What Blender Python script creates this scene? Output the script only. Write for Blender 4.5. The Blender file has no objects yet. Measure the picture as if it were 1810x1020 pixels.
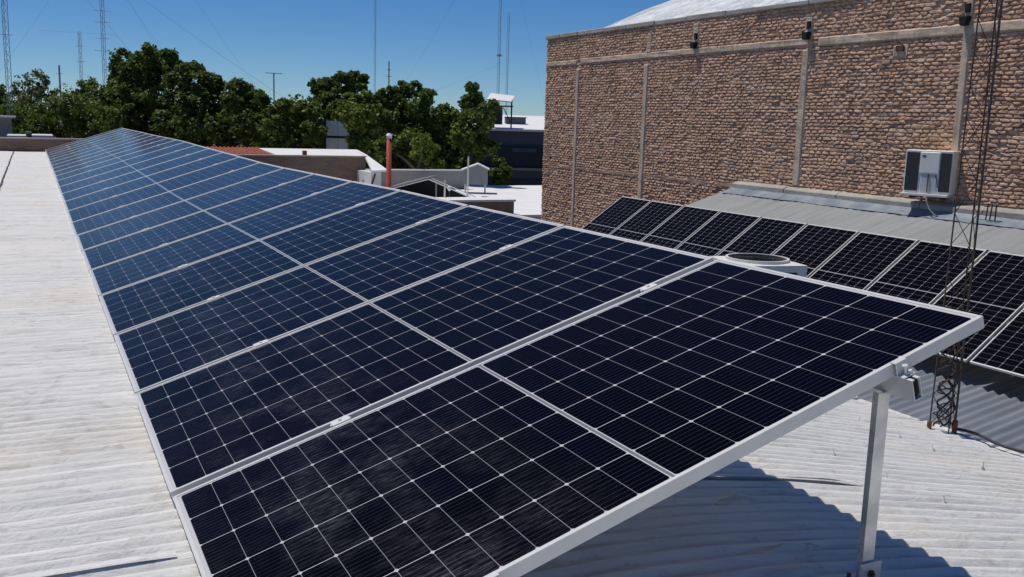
import bpy, math, random
import numpy as np
from mathutils import Vector, Matrix

random.seed(7)
SC = bpy.context.scene
COL = SC.collection
rad = math.radians

# ------------------------------------------------------------------ camera, sky, sun, exposure
cam = bpy.data.objects.new('camera', bpy.data.cameras.new('camera'))
COL.objects.link(cam)
yaw, pitch, roll = 0.4604, 0.1688, 0.0301
fw = Vector((math.sin(yaw)*math.cos(pitch), math.cos(yaw)*math.cos(pitch), -math.sin(pitch)))
rt = Vector((math.cos(yaw), -math.sin(yaw), 0)); up = rt.cross(fw)
c_, s_ = math.cos(roll), math.sin(roll)
r2 = c_*rt + s_*up; u2 = -s_*rt + c_*up
R3 = Matrix((r2, u2, -fw)).transposed()
cam.matrix_world = Matrix.Translation((-0.323, -1.7431, 1.1101)) @ R3.to_4x4()
cam.data.sensor_width = 36.0
cam.data.lens = 36.0*1713.2444/1810.0
cam.data.clip_start = 0.05
cam.data.clip_end = 3000
SC.camera = cam

to_sun = Vector((-0.24, 0.31, 1.0)).normalized()
sun_el = math.asin(to_sun.z)
sun_az = math.atan2(to_sun.x, to_sun.y)          # clockwise from +Y
sun = bpy.data.objects.new('sun', bpy.data.lights.new('sun', 'SUN'))
COL.objects.link(sun)
sun.data.energy = 3.6
sun.data.angle = rad(0.53)
sun.data.color = (1.0, 0.935, 0.84)
sun.rotation_euler = (-to_sun).to_track_quat('-Z', 'Y').to_euler()

world = bpy.data.worlds.new("World"); SC.world = world
world.use_nodes = True
wn = world.node_tree
sky = wn.nodes.new('ShaderNodeTexSky'); sky.sky_type = 'NISHITA'; sky.sun_disc = False
sky.sun_elevation = sun_el; sky.sun_rotation = sun_az
sky.altitude = 2500; sky.air_density = 1.0; sky.dust_density = 0.0; sky.ozone_density = 5.0
hsv = wn.nodes.new('ShaderNodeHueSaturation'); hsv.inputs['Saturation'].default_value = 1.20
tint = wn.nodes.new('ShaderNodeMix'); tint.data_type = 'RGBA'; tint.blend_type = 'MULTIPLY'; tint.inputs[0].default_value = 1.0
tint.inputs[7].default_value = (0.76, 0.94, 1.12, 1)
wn.links.new(sky.outputs[0], hsv.inputs['Color']); wn.links.new(hsv.outputs[0], tint.inputs[6])
wn.links.new(tint.outputs[2], wn.nodes['Background'].inputs[0])
wn.nodes['Background'].inputs[1].default_value = 0.069
SC.view_settings.view_transform = 'Standard'
SC.view_settings.look = 'None'
SC.view_settings.exposure = 0.0
SC.view_settings.gamma = 1.0

# ------------------------------------------------------------------ node helpers
class NT:
    def __init__(s, name):
        s.m = bpy.data.materials.new(name); s.m.use_nodes = True
        s.t = s.m.node_tree; s.b = s.t.nodes['Principled BSDF']; s.out = s.t.nodes['Material Output']
    def n(s, typ, **kw):
        x = s.t.nodes.new(typ)
        for k, v in kw.items(): setattr(x, k, v)
        return x
    def l(s, a, b): s.t.links.new(a, b)
    def put(s, sock, v):
        if isinstance(v, bpy.types.NodeSocket): s.l(v, sock)
        else: sock.default_value = v
    def math(s, op, a, b=None, c=None, clamp=False):
        x = s.n('ShaderNodeMath', operation=op); x.use_clamp = clamp
        s.put(x.inputs[0], a)
        if b is not None: s.put(x.inputs[1], b)
        if c is not None: s.put(x.inputs[2], c)
        return x.outputs[0]
    def coord(s, which='Object'):
        return s.n('ShaderNodeTexCoord').outputs[which]
    def mapping(s, v, scale=(1, 1, 1), loc=(0, 0, 0)):
        x = s.n('ShaderNodeMapping'); s.l(v, x.inputs[0])
        x.inputs['Scale'].default_value = scale; x.inputs['Location'].default_value = loc
        return x.outputs[0]
    def noise(s, v, scale, detail=4, rough=0.55, dist=0.0):
        x = s.n('ShaderNodeTexNoise'); s.l(v, x.inputs['Vector'])
        x.inputs['Scale'].default_value = scale; x.inputs['Detail'].default_value = detail
        x.inputs['Roughness'].default_value = rough; x.inputs['Distortion'].default_value = dist
        return x.outputs['Fac']
    def ramp(s, f, stops):
        x = s.n('ShaderNodeValToRGB'); s.put(x.inputs[0], f)
        e = x.color_ramp.elements
        while len(e) < len(stops): e.new(0.5)
        for q, (p, c) in zip(e, stops):
            q.position = p
            q.color = (c, c, c, 1) if isinstance(c, (int, float)) else (*c, 1)
        return x.outputs[0]
    def mix(s, f, a, b, blend='MIX'):
        x = s.n('ShaderNodeMix', data_type='RGBA', blend_type=blend)
        s.put(x.inputs[0], f)
        for sock, v in ((x.inputs[6], a), (x.inputs[7], b)):
            s.put(sock, v if isinstance(v, bpy.types.NodeSocket) else (*v, 1))
        return x.outputs[2]
    def bump(s, h, strength=0.3, dist=0.01, normal=None):
        x = s.n('ShaderNodeBump'); s.l(h, x.inputs['Height'])
        x.inputs['Strength'].default_value = strength; x.inputs['Distance'].default_value = dist
        if normal is not None: s.l(normal, x.inputs['Normal'])
        s.l(x.outputs[0], s.b.inputs['Normal'])
        return x.outputs[0]
    def set(s, color=None, rough=None, metal=None, spec=None):
        if color is not None: s.put(s.b.inputs['Base Color'], color if isinstance(color, bpy.types.NodeSocket) else (*color, 1))
        if rough is not None: s.put(s.b.inputs['Roughness'], rough)
        if metal is not None: s.put(s.b.inputs['Metallic'], metal)
        if spec is not None: s.put(s.b.inputs['Specular IOR Level'], spec)
        return s.m

def simple(name, c, rough=0.6, metal=0.0, var=0.2, scale=3.0, bump=0.0, spec=0.4):
    t = NT(name); p = t.coord()
    f = t.noise(p, scale, 6, 0.6)
    lo = tuple(x*(1-var) for x in c); hi = tuple(min(1, x*(1+var)) for x in c)
    col = t.ramp(f, [(0.3, lo), (0.7, hi)])
    t.set(col, rough, metal, spec)
    if bump: t.bump(t.noise(p, scale*12, 4), bump, 0.01)
    return t.m

M = {}
M['alu'] = simple('anodised_aluminium', (0.67, 0.67, 0.645), 0.36, 0.15, 0.05, 9)
M['galv'] = None
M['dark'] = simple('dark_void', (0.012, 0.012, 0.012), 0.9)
M['white_metal'] = simple('white_painted_metal', (0.72, 0.72, 0.68), 0.45, 0, 0.08, 5)
M['grey_metal'] = simple('grey_painted_metal', (0.24, 0.25, 0.25), 0.5, 0.1, 0.1, 3)
M['enamel'] = simple('beige_grey_enamel', (0.84, 0.82, 0.73), 0.45, 0, 0.06, 5)
M['clamp'] = simple('bright_clamp_aluminium', (0.74, 0.74, 0.73), 0.36, 0.15, 0.04, 9)
M['coil'] = simple('black_coil_fins', (0.030, 0.035, 0.040), 0.6, 0.1, 0.3, 60, 0.4)
M['rust'] = simple('rusty_steel', (0.16, 0.075, 0.04), 0.85, 0.2, 0.5, 22, 0.3)
M['rust_dark'] = simple('old_brown_steel', (0.085, 0.058, 0.045), 0.8, 0.3, 0.4, 25, 0.3)
M['dark_steel'] = simple('weathered_dark_steel', (0.075, 0.065, 0.06), 0.6, 0.5, 0.35, 30)
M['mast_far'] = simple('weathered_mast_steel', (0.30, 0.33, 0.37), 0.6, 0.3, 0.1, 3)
M['wire'] = simple('black_cable', (0.03, 0.03, 0.032), 0.6)
M['flue'] = simple('rust_red_flue_paint', (0.36, 0.065, 0.028), 0.65, 0, 0.25, 4)
M['concrete'] = None
M['concrete_dark'] = simple('brown_mortar_band', (0.34, 0.24, 0.17), 0.95, 0, 0.35, 3.0, 0.5)
M['white_wall'] = simple('white_render', (0.62, 0.62, 0.60), 0.85, 0, 0.12, 1.2, 0.1)
M['grey_wall'] = simple('grey_render', (0.30, 0.29, 0.27), 0.9, 0, 0.2, 1.5, 0.15)
M['slate_wall'] = simple('slate_blue_cladding', (0.075, 0.090, 0.112), 0.7, 0, 0.15, 0.8)
M['slate_dark'] = simple('dark_slate_finish', (0.026, 0.031, 0.040), 0.7, 0, 0.2, 1)  # darker slate tone for bands, tank, lid and screen frame
M['white_roof_far'] = simple('white_far_roof', (0.78, 0.78, 0.77), 0.55, 0, 0.06, 0.6)
M['ground'] = simple('dusty_ground', (0.16, 0.14, 0.115), 0.95, 0, 0.3, 0.15)
M['trunk'] = simple('bark', (0.045, 0.035, 0.026), 0.95, 0, 0.4, 8, 0.4)
M['red_tile'] = simple('red_clay_tile', (0.30, 0.075, 0.04), 0.8, 0, 0.3, 5, 0.2)
M['hoard'] = simple('pale_zinc_sheet', (0.74, 0.78, 0.82), 0.5, 0.2, 0.12, 2)

# galvanised spangle
t = NT('galvanised_steel'); p = t.coord()
v = t.n('ShaderNodeTexVoronoi'); t.l(t.mapping(p, (1, 1, 0.6)), v.inputs['Vector']); v.inputs['Scale'].default_value = 26
f = t.noise(p, 7, 5)
M['galv'] = t.set(t.mix(t.ramp(f, [(0.38, 0.0), (0.66, 1.0)]), (0.50, 0.50, 0.485), (0.86, 0.86, 0.83)),
                  t.ramp(v.outputs['Color'], [(0, 0.20), (1, 0.42)]), 0.55)

# old concrete
t = NT('weathered_concrete'); p = t.coord()
f = t.noise(p, 2.2, 8, 0.65); g = t.noise(t.mapping(p, (3, 3, 0.4)), 4, 5)
col = t.ramp(f, [(0.3, (0.46, 0.36, 0.26)), (0.55, (0.62, 0.50, 0.37)), (0.75, (0.70, 0.58, 0.44))])
col = t.mix(t.ramp(g, [(0.45, 0.0), (0.75, 0.55)]), col, (0.17, 0.13, 0.10))
M['concrete'] = t.set(col, 0.92); t.bump(t.noise(p, 30, 6), 0.5, 0.02)

t = NT('grey_mortar_coping'); p = t.coord()
f = t.noise(p, 1.7, 8, 0.65)
M['coping'] = None
M['coping'] = t.set(t.ramp(f, [(0.3, (0.27, 0.25, 0.22)), (0.7, (0.46, 0.44, 0.40))]), 0.9); t.bump(t.noise(p, 18, 6), 0.5, 0.02)

# brick: per-brick colour comes from the mesh, dirt and grain from noise
t = NT('rough_red_brick'); p = t.coord()
a = t.n('ShaderNodeAttribute'); a.attribute_name = 'brick'
f = t.noise(p, 0.7, 6, 0.6); g = t.noise(p, 16, 6, 0.7)
col = t.mix(t.ramp(f, [(0.35, 0.0), (0.7, 0.5)]), a.outputs['Color'], (0.70, 0.50, 0.37))
col = t.mix(t.ramp(g, [(0.35, 0.45), (0.60, 0.0)]), col, (0.15, 0.075, 0.045))
wst = t.noise(t.mapping(p, (1, 2.2, 0.22)), 1.3, 6, 0.65); bpt = t.noise(t.mapping(p, (1, 0.5, 1.4)), 0.9, 4, 0.6)
col = t.mix(t.ramp(wst, [(0.50, 0.0), (0.72, 0.55)]), col, (0.22, 0.15, 0.11))      # rain streaks
col = t.mix(t.ramp(bpt, [(0.55, 0.0), (0.66, 0.45)]), col, (0.62, 0.46, 0.34))      # rubbed mortar patches
M['brick'] = t.set(col, 0.95, 0, 0.2); t.bump(t.noise(p, 40, 6, 0.7), 0.8, 0.02)

t = NT('small_brick_pattern'); p = t.coord()
b = t.n('ShaderNodeTexBrick'); t.l(t.mapping(t.n('ShaderNodeTexCoord').outputs['Generated'], (1, 1, 1)), b.inputs['Vector'])
M['brick_far'] = None
t = NT('far_brickwork'); p = t.coord()
sx = t.n('ShaderNodeSeparateXYZ'); t.l(p, sx.inputs[0])
cx = t.n('ShaderNodeCombineXYZ'); t.l(t.math('ADD', sx.outputs[0], sx.outputs[1]), cx.inputs[0]); t.l(sx.outputs[2], cx.inputs[1])
b = t.n('ShaderNodeTexBrick'); t.l(cx.outputs[0], b.inputs['Vector'])
b.inputs['Color1'].default_value = (0.30, 0.165, 0.10, 1); b.inputs['Color2'].default_value = (0.18, 0.105, 0.07, 1)
b.inputs['Mortar'].default_value = (0.17, 0.145, 0.12, 1); b.inputs['Scale'].default_value = 1.0
b.inputs['Mortar Size'].default_value = 0.012; b.inputs['Brick Width'].default_value = 0.26; b.inputs['Row Height'].default_value = 0.075
f = t.noise(p, 1.2, 6, 0.6)
M['brick_far'] = t.set(t.mix(t.ramp(f, [(0.4, 0.0), (0.7, 0.6)]), b.outputs['Color'], (0.20, 0.165, 0.135)), 0.95)

# white elastomeric coating on old corrugated sheet
t = NT('white_roof_coating'); p = t.coord()
st = t.noise(t.mapping(p, (0.5, 6.5, 1)), 2.4, 7, 0.70, 0.4)      # streaks down the sheet
bl = t.noise(p, 0.9, 6, 0.6); sp = t.noise(p, 26, 6, 0.7); md = t.noise(t.mapping(p, (1, 2.5, 1)), 5.5, 7, 0.7, 0.8)
sxyz = t.n('ShaderNodeSeparateXYZ'); t.l(p, sxyz.inputs[0])
# rib shading painted into the valleys as darker grime (sheet pitch 76 mm), broken up by noise
val = t.math('SINE', t.math('MULTIPLY', t.math('ADD', sxyz.outputs[1], 4.02), 2*math.pi/0.0762))
val = t.ramp(t.math('MULTIPLY', val, -1.0), [(0.15, 0.0), (0.8, 1.0)])
col = t.ramp(st, [(0.30, (0.53, 0.54, 0.54)), (0.46, (0.67, 0.675, 0.66)), (0.70, (0.79, 0.785, 0.755))])
brk = t.noise(t.mapping(p, (0.8, 2.0, 1)), 3.1, 6, 0.65)
col = t.mix(t.math('MULTIPLY', val, t.ramp(brk, [(0.34, 0.08), (0.64, 0.85)])), col, (0.40, 0.41, 0.415))
col = t.mix(t.ramp(bl, [(0.50, 0.0), (0.70, 0.7)]), col, (0.70, 0.65, 0.565))      # cream, weathered areas
col = t.mix(t.ramp(md, [(0.55, 0.0), (0.67, 0.6)]), col, (0.45, 0.41, 0.36))     # worn patches
col = t.mix(t.ramp(sp, [(0.64, 0.0), (0.74, 0.55)]), col, (0.30, 0.25, 0.19))      # specks of grit
t.set(col, t.ramp(md, [(0.3, 0.5), (0.7, 0.75)]), 0, 0.3)
hgt = t.math('ADD', t.math('MULTIPLY', md, 0.8), t.math('MULTIPLY', sp, 0.35))
t.bump(t.math('ADD', hgt, t.math('MULTIPLY', st, 0.5)), 0.75, 0.016)
M['white_roof'] = t.m

t = NT('bare_zinc_roof'); p = t.coord()
f = t.noise(t.mapping(p, (0.3, 3, 1)), 1.6, 6, 0.6); g = t.noise(p, 1.1, 5)
col = t.ramp(f, [(0.3, (0.15, 0.18, 0.215)), (0.7, (0.28, 0.32, 0.365))])
M['zinc'] = t.set(t.mix(t.ramp(g, [(0.5, 0), (0.75, 0.4)]), col, (0.25, 0.26, 0.27)), 0.5, 0.25)

t = NT('grey_weathered_roof'); p = t.coord()
f = t.noise(t.mapping(p, (0.4, 3, 1)), 1.5, 7, 0.65); g = t.noise(p, 0.8, 6, 0.6); h = t.noise(p, 9, 5, 0.7)
col = t.ramp(f, [(0.3, (0.20, 0.215, 0.218)), (0.7, (0.285, 0.30, 0.302))])
col = t.mix(t.ramp(g, [(0.5, 0), (0.7, 0.5)]), col, (0.29, 0.305, 0.305))
col = t.mix(t.ramp(h, [(0.62, 0), (0.74, 0.5)]), col, (0.50, 0.51, 0.50))
M['grey_roof'] = t.set(col, 0.75, 0.0)

t = NT('blue_grey_membrane'); p = t.coord()
f = t.noise(p, 3.0, 6, 0.6)
M['membrane'] = t.set(t.ramp(f, [(0.35, (0.13, 0.17, 0.22)), (0.65, (0.25, 0.29, 0.33))]), 0.5)

t = NT('silver_roof_sheet'); p = t.coord()
f = t.noise(t.mapping(p, (0.4, 2.2, 1)), 1.2, 7, 0.65); g = t.noise(p, 3.2, 6, 0.7)
col = t.ramp(f, [(0.3, (0.38, 0.43, 0.48)), (0.6, (0.74, 0.77, 0.79))])
M['silver'] = t.set(t.mix(t.ramp(g, [(0.45, 0), (0.62, 0.75)]), col, (0.40, 0.45, 0.50)), 0.55, 0.1)
t.bump(g, 0.9, 0.10)

# photovoltaic glass
PL, PW, PITCH, TILT = 2.056, 1.128, 1.154, 0.3172
CU = (PL - 0.044 - 0.015)/22.0; CW = (PW - 0.030)/6.0
def cell_material(name, dirty=1.0):
    t = NT(name); p = t.coord()
    sx = t.n('ShaderNodeSeparateXYZ'); t.l(p, sx.inputs[0])
    x = t.math('SUBTRACT', t.math('ABSOLUTE', t.math('SUBTRACT', sx.outputs[0], PL/2)), 0.0075)
    y = t.math('SUBTRACT', sx.outputs[1], 0.015)
    def edge(a, pitch):
        fr = t.math('FRACT', t.math('ADD', t.math('DIVIDE', a, pitch), 40.0))
        return t.math('MULTIPLY', t.math('SUBTRACT', 0.5, t.math('ABSOLUTE', t.math('SUBTRACT', fr, 0.5))), pitch)
    dx, dy = edge(x, CU), edge(y, CW)
    thin = t.math('LESS_THAN', dx, 0.0008)
    line = t.math('LESS_THAN', dy, 0.0012)
    line = t.math('MAXIMUM', line, t.math('LESS_THAN', t.math('ADD', dx, dy), 0.0075))
    out = t.math('MAXIMUM', t.math('LESS_THAN', x, 0.0), t.math('GREATER_THAN', x, CU*11 + 0.0005))
    out = t.math('MAXIMUM', out, t.math('LESS_THAN', y, 0.0))
    out = t.math('MAXIMUM', out, t.math('GREATER_THAN', y, CW*6))
    # ribbon down the middle gap
    rib = t.math('MULTIPLY', t.math('LESS_THAN', x, -0.0030), t.math('GREATER_THAN', x, -0.0080))
    back = t.math('MAXIMUM', line, out)
    # ten fine bus bars a cell
    bus = t.math('LESS_THAN', edge(y, CW/10.0), 0.00042)
    info = t.n('ShaderNodeObjectInfo')
    ci = t.math('FLOOR', t.math('DIVIDE', t.math('ADD', sx.outputs[0], 0.0), CU)); cj = t.math('FLOOR', t.math('DIVIDE', y, CW))
    cmb = t.n('ShaderNodeCombineXYZ'); t.l(ci, cmb.inputs[0]); t.l(cj, cmb.inputs[1]); t.l(info.outputs['Random'], cmb.inputs[2])
    wn_ = t.n('ShaderNodeTexWhiteNoise'); wn_.noise_dimensions = '3D'; t.l(cmb.outputs[0], wn_.inputs[0])
    cell = t.mix(wn_.outputs['Value'], (0.0005, 0.0004, 0.0018), (0.0009, 0.0008, 0.0040))
    col = t.mix(bus, cell, (0.045, 0.045, 0.06))
    col = t.mix(thin, col, (0.24, 0.24, 0.26))
    col = t.mix(back, col, (0.50, 0.50, 0.52))
    col = t.mix(rib, col, (0.16, 0.17, 0.19))
    # dusty gloss masked to place sun glitter low on the panels; world-space noise
    geo = t.n('ShaderNodeNewGeometry')
    d1 = t.noise(geo.outputs['Position'], 4.5, 6, 0.6, 0.3); d2 = t.noise(t.mapping(p, (16, 75, 1)), 1.0, 6, 0.75)
    low = t.ramp(t.math('DIVIDE', sx.outputs[0], PL), [(0.06, 0.25), (0.16, 1.0), (0.27, 0.8), (0.46, 0.03)])
    dust = t.math('MULTIPLY', t.ramp(d1, [(0.42, 0.03), (0.66, 1.0)]), t.ramp(d2, [(0.45, 0.08), (0.66, 1.0)]))
    dust = t.math('MULTIPLY', t.math('MULTIPLY', dust, low), dirty)
    # dry dust film, thickest along the low edge where rain leaves it
    film = t.math('MULTIPLY', t.ramp(t.math('DIVIDE', sx.outputs[0], PL), [(0.0, 1.0), (0.05, 0.35), (0.5, 0.15)]), 0.010*dirty)
    col = t.mix(film, col, (0.33, 0.29, 0.25))
    t.set(col, 0.13, 0, 0.5)
    t.b.inputs['IOR'].default_value = 1.095
    t.b.inputs['Sheen Weight'].default_value = 0.11 if dirty else 0.0; t.b.inputs['Sheen Roughness'].default_value = 0.22
    gl = t.n('ShaderNodeBsdfGlossy'); gl.inputs['Color'].default_value = (0.80, 0.72, 0.66, 1); gl.inputs['Roughness'].default_value = 0.36
    ms = t.n('ShaderNodeMixShader'); t.l(t.math('MAXIMUM', t.math('MULTIPLY', dust, 0.17), t.math('MULTIPLY', t.math('MULTIPLY', bus, t.math('ADD', t.math('MULTIPLY', dust, 1.6), 0.04)), 0.5)), ms.inputs[0])
    t.l(t.b.outputs[0], ms.inputs[1]); t.l(gl.outputs[0], ms.inputs[2]); t.l(ms.outputs[0], t.out.inputs['Surface'])
    return t.m
M['cells'] = cell_material('photovoltaic_cells_under_glass')
M['cells_clean'] = cell_material('clean_photovoltaic_cells', 0.0)

def leaf_material(name, dark, light, trans=0.32):
    t = NT(name); a = t.n('ShaderNodeAttribute'); a.attribute_name = 'tone'
    col = t.mix(a.outputs['Fac'], dark, light)
    t.set(col, 0.6, 0, 0.25)
    tr = t.n('ShaderNodeBsdfTranslucent'); t.l(t.mix(0.5, col, (0.12, 0.20, 0.02)), tr.inputs['Color'])
    ms = t.n('ShaderNodeMixShader'); ms.inputs[0].default_value = trans
    t.l(t.b.outputs[0], ms.inputs[1]); t.l(tr.outputs[0], ms.inputs[2]); t.l(ms.outputs[0], t.out.inputs['Surface'])
    return t.m
M['leaf'] = leaf_material('plane_tree_leaves', (0.036, 0.066, 0.013), (0.185, 0.250, 0.046))
M['leaf_y'] = leaf_material('yellow_green_leaves', (0.060, 0.095, 0.015), (0.25, 0.30, 0.052))
M['leaf_o'] = leaf_material('olive_grey_leaves', (0.07, 0.085, 0.038), (0.20, 0.21, 0.10))

# ------------------------------------------------------------------ mesh helpers
class MB:
    def __init__(s): s.v = []; s.f = []
    def add(s, vs, fs):
        o = len(s.v); s.v += [tuple(q) for q in vs]; s.f += [tuple(i+o for i in f) for f in fs]; return s
    def box(s, x0, x1, y0, y1, z0, z1):
        return s.add([(x0,y0,z0),(x1,y0,z0),(x1,y1,z0),(x0,y1,z0),(x0,y0,z1),(x1,y0,z1),(x1,y1,z1),(x0,y1,z1)],
                     [(0,3,2,1),(4,5,6,7),(0,1,5,4),(1,2,6,5),(2,3,7,6),(3,0,4,7)])
    def prism(s, poly, axis, a, b):
        n = len(poly)
        def P(q, h):
            return {'x': (h, q[0], q[1]), 'y': (q[0], h, q[1]), 'z': (q[0], q[1], h)}[axis]
        vs = [P(q, a) for q in poly] + [P(q, b) for q in poly]
        return s.add(vs, [tuple(range(n))[::-1], tuple(range(n, 2*n))] + [(i, (i+1) % n, n+(i+1) % n, n+i) for i in range(n)])
    def slab(s, pts, th):
        """polygon of 3-D points with thickness th along -z"""
        n = len(pts); lo = [(x, y, z-th) for x, y, z in pts]
        return s.add(list(pts)+lo, [tuple(range(n)), tuple(range(n, 2*n))[::-1]] + [(i, n+i, n+(i+1) % n, (i+1) % n) for i in range(n)])
    def tube(s, pts, r, n=8, r1=None):
        pts = [Vector(p) for p in pts]; o = []
        for i, p in enumerate(pts):
            d = (pts[min(i+1, len(pts)-1)] - pts[max(i-1, 0)]).normalized()
            a = d.orthogonal().normalized() if abs(d.z) > .99 else d.cross(Vector((0, 0, 1))).normalized()
            b = d.cross(a)
            rr = r if r1 is None else r + (r1-r)*i/max(1, len(pts)-1)
            o.append([p + a*rr*math.cos(2*math.pi*k/n) + b*rr*math.sin(2*math.pi*k/n) for k in range(n)])
        vs = [q for ring in o for q in ring]; fs = []
        for i in range(len(pts)-1):
            for k in range(n):
                fs.append((i*n+k, i*n+(k+1) % n, (i+1)*n+(k+1) % n, (i+1)*n+k))
        fs += [tuple(range(n))[::-1], tuple(range((len(pts)-1)*n, len(pts)*n))]
        return s.add(vs, fs)
    def disc_ring(s, c, r0, r1, z0, z1, n=32):
        vs = []
        for k in range(n):
            a = 2*math.pi*k/n; ca, sa = math.cos(a), math.sin(a)
            vs += [(c[0]+r0*ca, c[1]+r0*sa, z0), (c[0]+r1*ca, c[1]+r1*sa, z0), (c[0]+r1*ca, c[1]+r1*sa, z1), (c[0]+r0*ca, c[1]+r0*sa, z1)]
        fs = []
        for k in range(n):
            i, j = 4*k, 4*((k+1) % n)
            for m in range(4): fs.append((i+m, j+m, j+(m+1) % 4, i+(m+1) % 4))
        return s.add(vs, fs)
    def mesh(s, name, mat, bevel=0):
        me = bpy.data.meshes.new(name); me.from_pydata(s.v, [], s.f); me.update()
        import bmesh
        bm = bmesh.new(); bm.from_mesh(me); bmesh.ops.recalc_face_normals(bm, faces=bm.faces)
        if bevel: bmesh.ops.bevel(bm, geom=[e for e in bm.edges if e.is_manifold and e.calc_face_angle(0) > .6], offset=bevel, segments=1, affect='EDGES')
        bm.to_mesh(me); bm.free()
        me.materials.append(mat); return me
    def build(s, name, mat, parent=None, bevel=0, smooth=False):
        me = s.mesh(name, mat, bevel)
        if smooth: me.polygons.foreach_set('use_smooth', [True]*len(me.polygons))
        return link(name, me, parent)

def link(name, me, parent=None):
    o = bpy.data.objects.new(name, me); COL.objects.link(o)
    if parent is not None: o.parent = parent
    return o
def tag(o, label=None, cat=None, group=None, kind=None):
    if label: o['label'] = label
    if cat: o['category'] = cat
    if group: o['group'] = group
    if kind: o['kind'] = kind
    return o
def thing(name, label, cat, loc=(0, 0, 0), group=None, rz=0.0):
    o = bpy.data.objects.new(name, None); COL.objects.link(o)
    o.location = loc; o.rotation_euler = (0, 0, rz); o.empty_display_size = .2
    return tag(o, label, cat, group)
def copy_tree(o, parent=None):
    c = o.copy(); COL.objects.link(c)
    if parent is not None: c.parent = parent
    for ch in list(o.children): copy_tree(ch, c)
    return c
def np_mesh(name, verts, quads, mat, parent=None, smooth=False, attr=None):
    me = bpy.data.meshes.new(name)
    nv, nf = len(verts), len(quads)
    me.vertices.add(nv); me.vertices.foreach_set('co', np.asarray(verts, dtype=np.float32).ravel())
    me.loops.add(nf*4); me.loops.foreach_set('vertex_index', np.asarray(quads, dtype=np.int32).ravel())
    me.polygons.add(nf); me.polygons.foreach_set('loop_start', np.arange(0, nf*4, 4, dtype=np.int32))
    try: me.polygons.foreach_set('loop_total', np.full(nf, 4, dtype=np.int32))
    except Exception: pass
    me.polygons.foreach_set('use_smooth', np.full(nf, smooth, dtype=bool))
    me.update(calc_edges=True)
    if attr:
        nm, typ, dom, data = attr
        at = me.attributes.new(nm, typ, dom)
        at.data.foreach_set('color' if 'COLOR' in typ else 'value', np.asarray(data, dtype=np.float32).ravel())
    me.materials.append(mat)
    return link(name, me, parent)
def grid_quads(n, m):
    i, j = np.meshgrid(np.arange(n-1), np.arange(m-1), indexing='ij')
    a = (i*m+j).ravel()
    return np.stack([a, a+m, a+m+1, a+1], 1)
rng = np.random.default_rng(11)
def smooth_noise(x, y, sx, sy, seed):
    r = np.random.default_rng(seed); G = r.random((257, 257))
    u, v = x/sx, y/sy
    iu, iv = np.floor(u).astype(int), np.floor(v).astype(int); fu, fv = u-iu, v-iv
    fu, fv = fu*fu*(3-2*fu), fv*fv*(3-2*fv)
    g = lambda a, b: G[a % 257, b % 257]
    return (g(iu, iv)*(1-fu)+g(iu+1, iv)*fu)*(1-fv) + (g(iu, iv+1)*(1-fu)+g(iu+1, iv+1)*fu)*fv - 0.5

GZ = -5.5
# ------------------------------------------------------------------ ground
tag(MB().add([(-1500, -600, GZ), (1500, -600, GZ), (1500, 2400, GZ), (-1500, 2400, GZ)], [(0, 1, 2, 3)]).build('ground', M['ground']), kind='structure')

# ------------------------------------------------------------------ the white roof we stand on
def roof_z(x):
    x = np.asarray(x, dtype=float)
    k = 0.115; x1 = 2.34; d = np.clip(x-0.6, 0, x1-0.6)
    z = -0.05 - 0.5*k*d*d - k*(x1-0.6)*np.clip(x-x1, 0, None)
    return z - 0.012*np.clip(-x-2.0, 0, None)**2
ware = thing('warehouse', 'low building under a white-coated corrugated roof that carries the long row of panels', 'building', (0, 0, GZ))
EDGE = 4.68
def corrugated(name, xs, y0, y1, zf, mat, parent, amp=0.009, pitch=0.0762, nper=8, wob=0.0, off=(0, 0, 0), seed=1):
    n = int(round((y1-y0)/pitch))*nper + 1
    ys = y0 + np.arange(n)*(pitch/nper)
    X, Y = np.meshgrid(xs, ys, indexing='ij')
    Z = zf(X, Y) + amp*np.sin(2*np.pi*(Y-y0)/pitch)*((0.80+0.85*smooth_noise(X+70, Y+70, .8, .45, seed+2)+0.28*np.clip(X-.6, 0, 1)) if wob else 1)
    if wob: Z = Z + wob*smooth_noise(X+50, Y+50, 0.9, 0.35, seed) + wob*0.6*smooth_noise(X+50, Y+50, 0.22, 0.16, seed+1)
    V = np.stack([X-off[0], Y-off[1], Z-off[2]], -1).reshape(-1, 3)
    return np_mesh(name, V, grid_quads(len(xs), n), mat, parent, True)
xs = np.concatenate([np.arange(-6, 0, 0.25), np.arange(0, EDGE+.001, 0.09)])
# the sheet right of the lap is its own strip so that the lap is a real step
corrugated('roof', xs, -4.02, 28.1, lambda X, Y: roof_z(X), M['white_roof'], ware, 0.0100, wob=0.012, off=(0, 0, GZ))
w = MB(); w.box(-6, EDGE-0.06, -3.95, 28.0, 0, -0.9-GZ); w.build('wall', M['grey_wall'], ware)
# edge flashing along the right eave
w = MB()
ze = float(roof_z(EDGE))
for k in range(60):
    y0 = -3.9 + k*0.53; j = random.uniform(-.012, .012); h = random.uniform(-.006, .006)
    w.box(EDGE-0.05+j, EDGE+0.045+j, y0, y0+0.50, ze-0.05-GZ, ze+0.012+h-GZ)
w.build('eave_strip', M['white_roof'], ware, 0.006)
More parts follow.
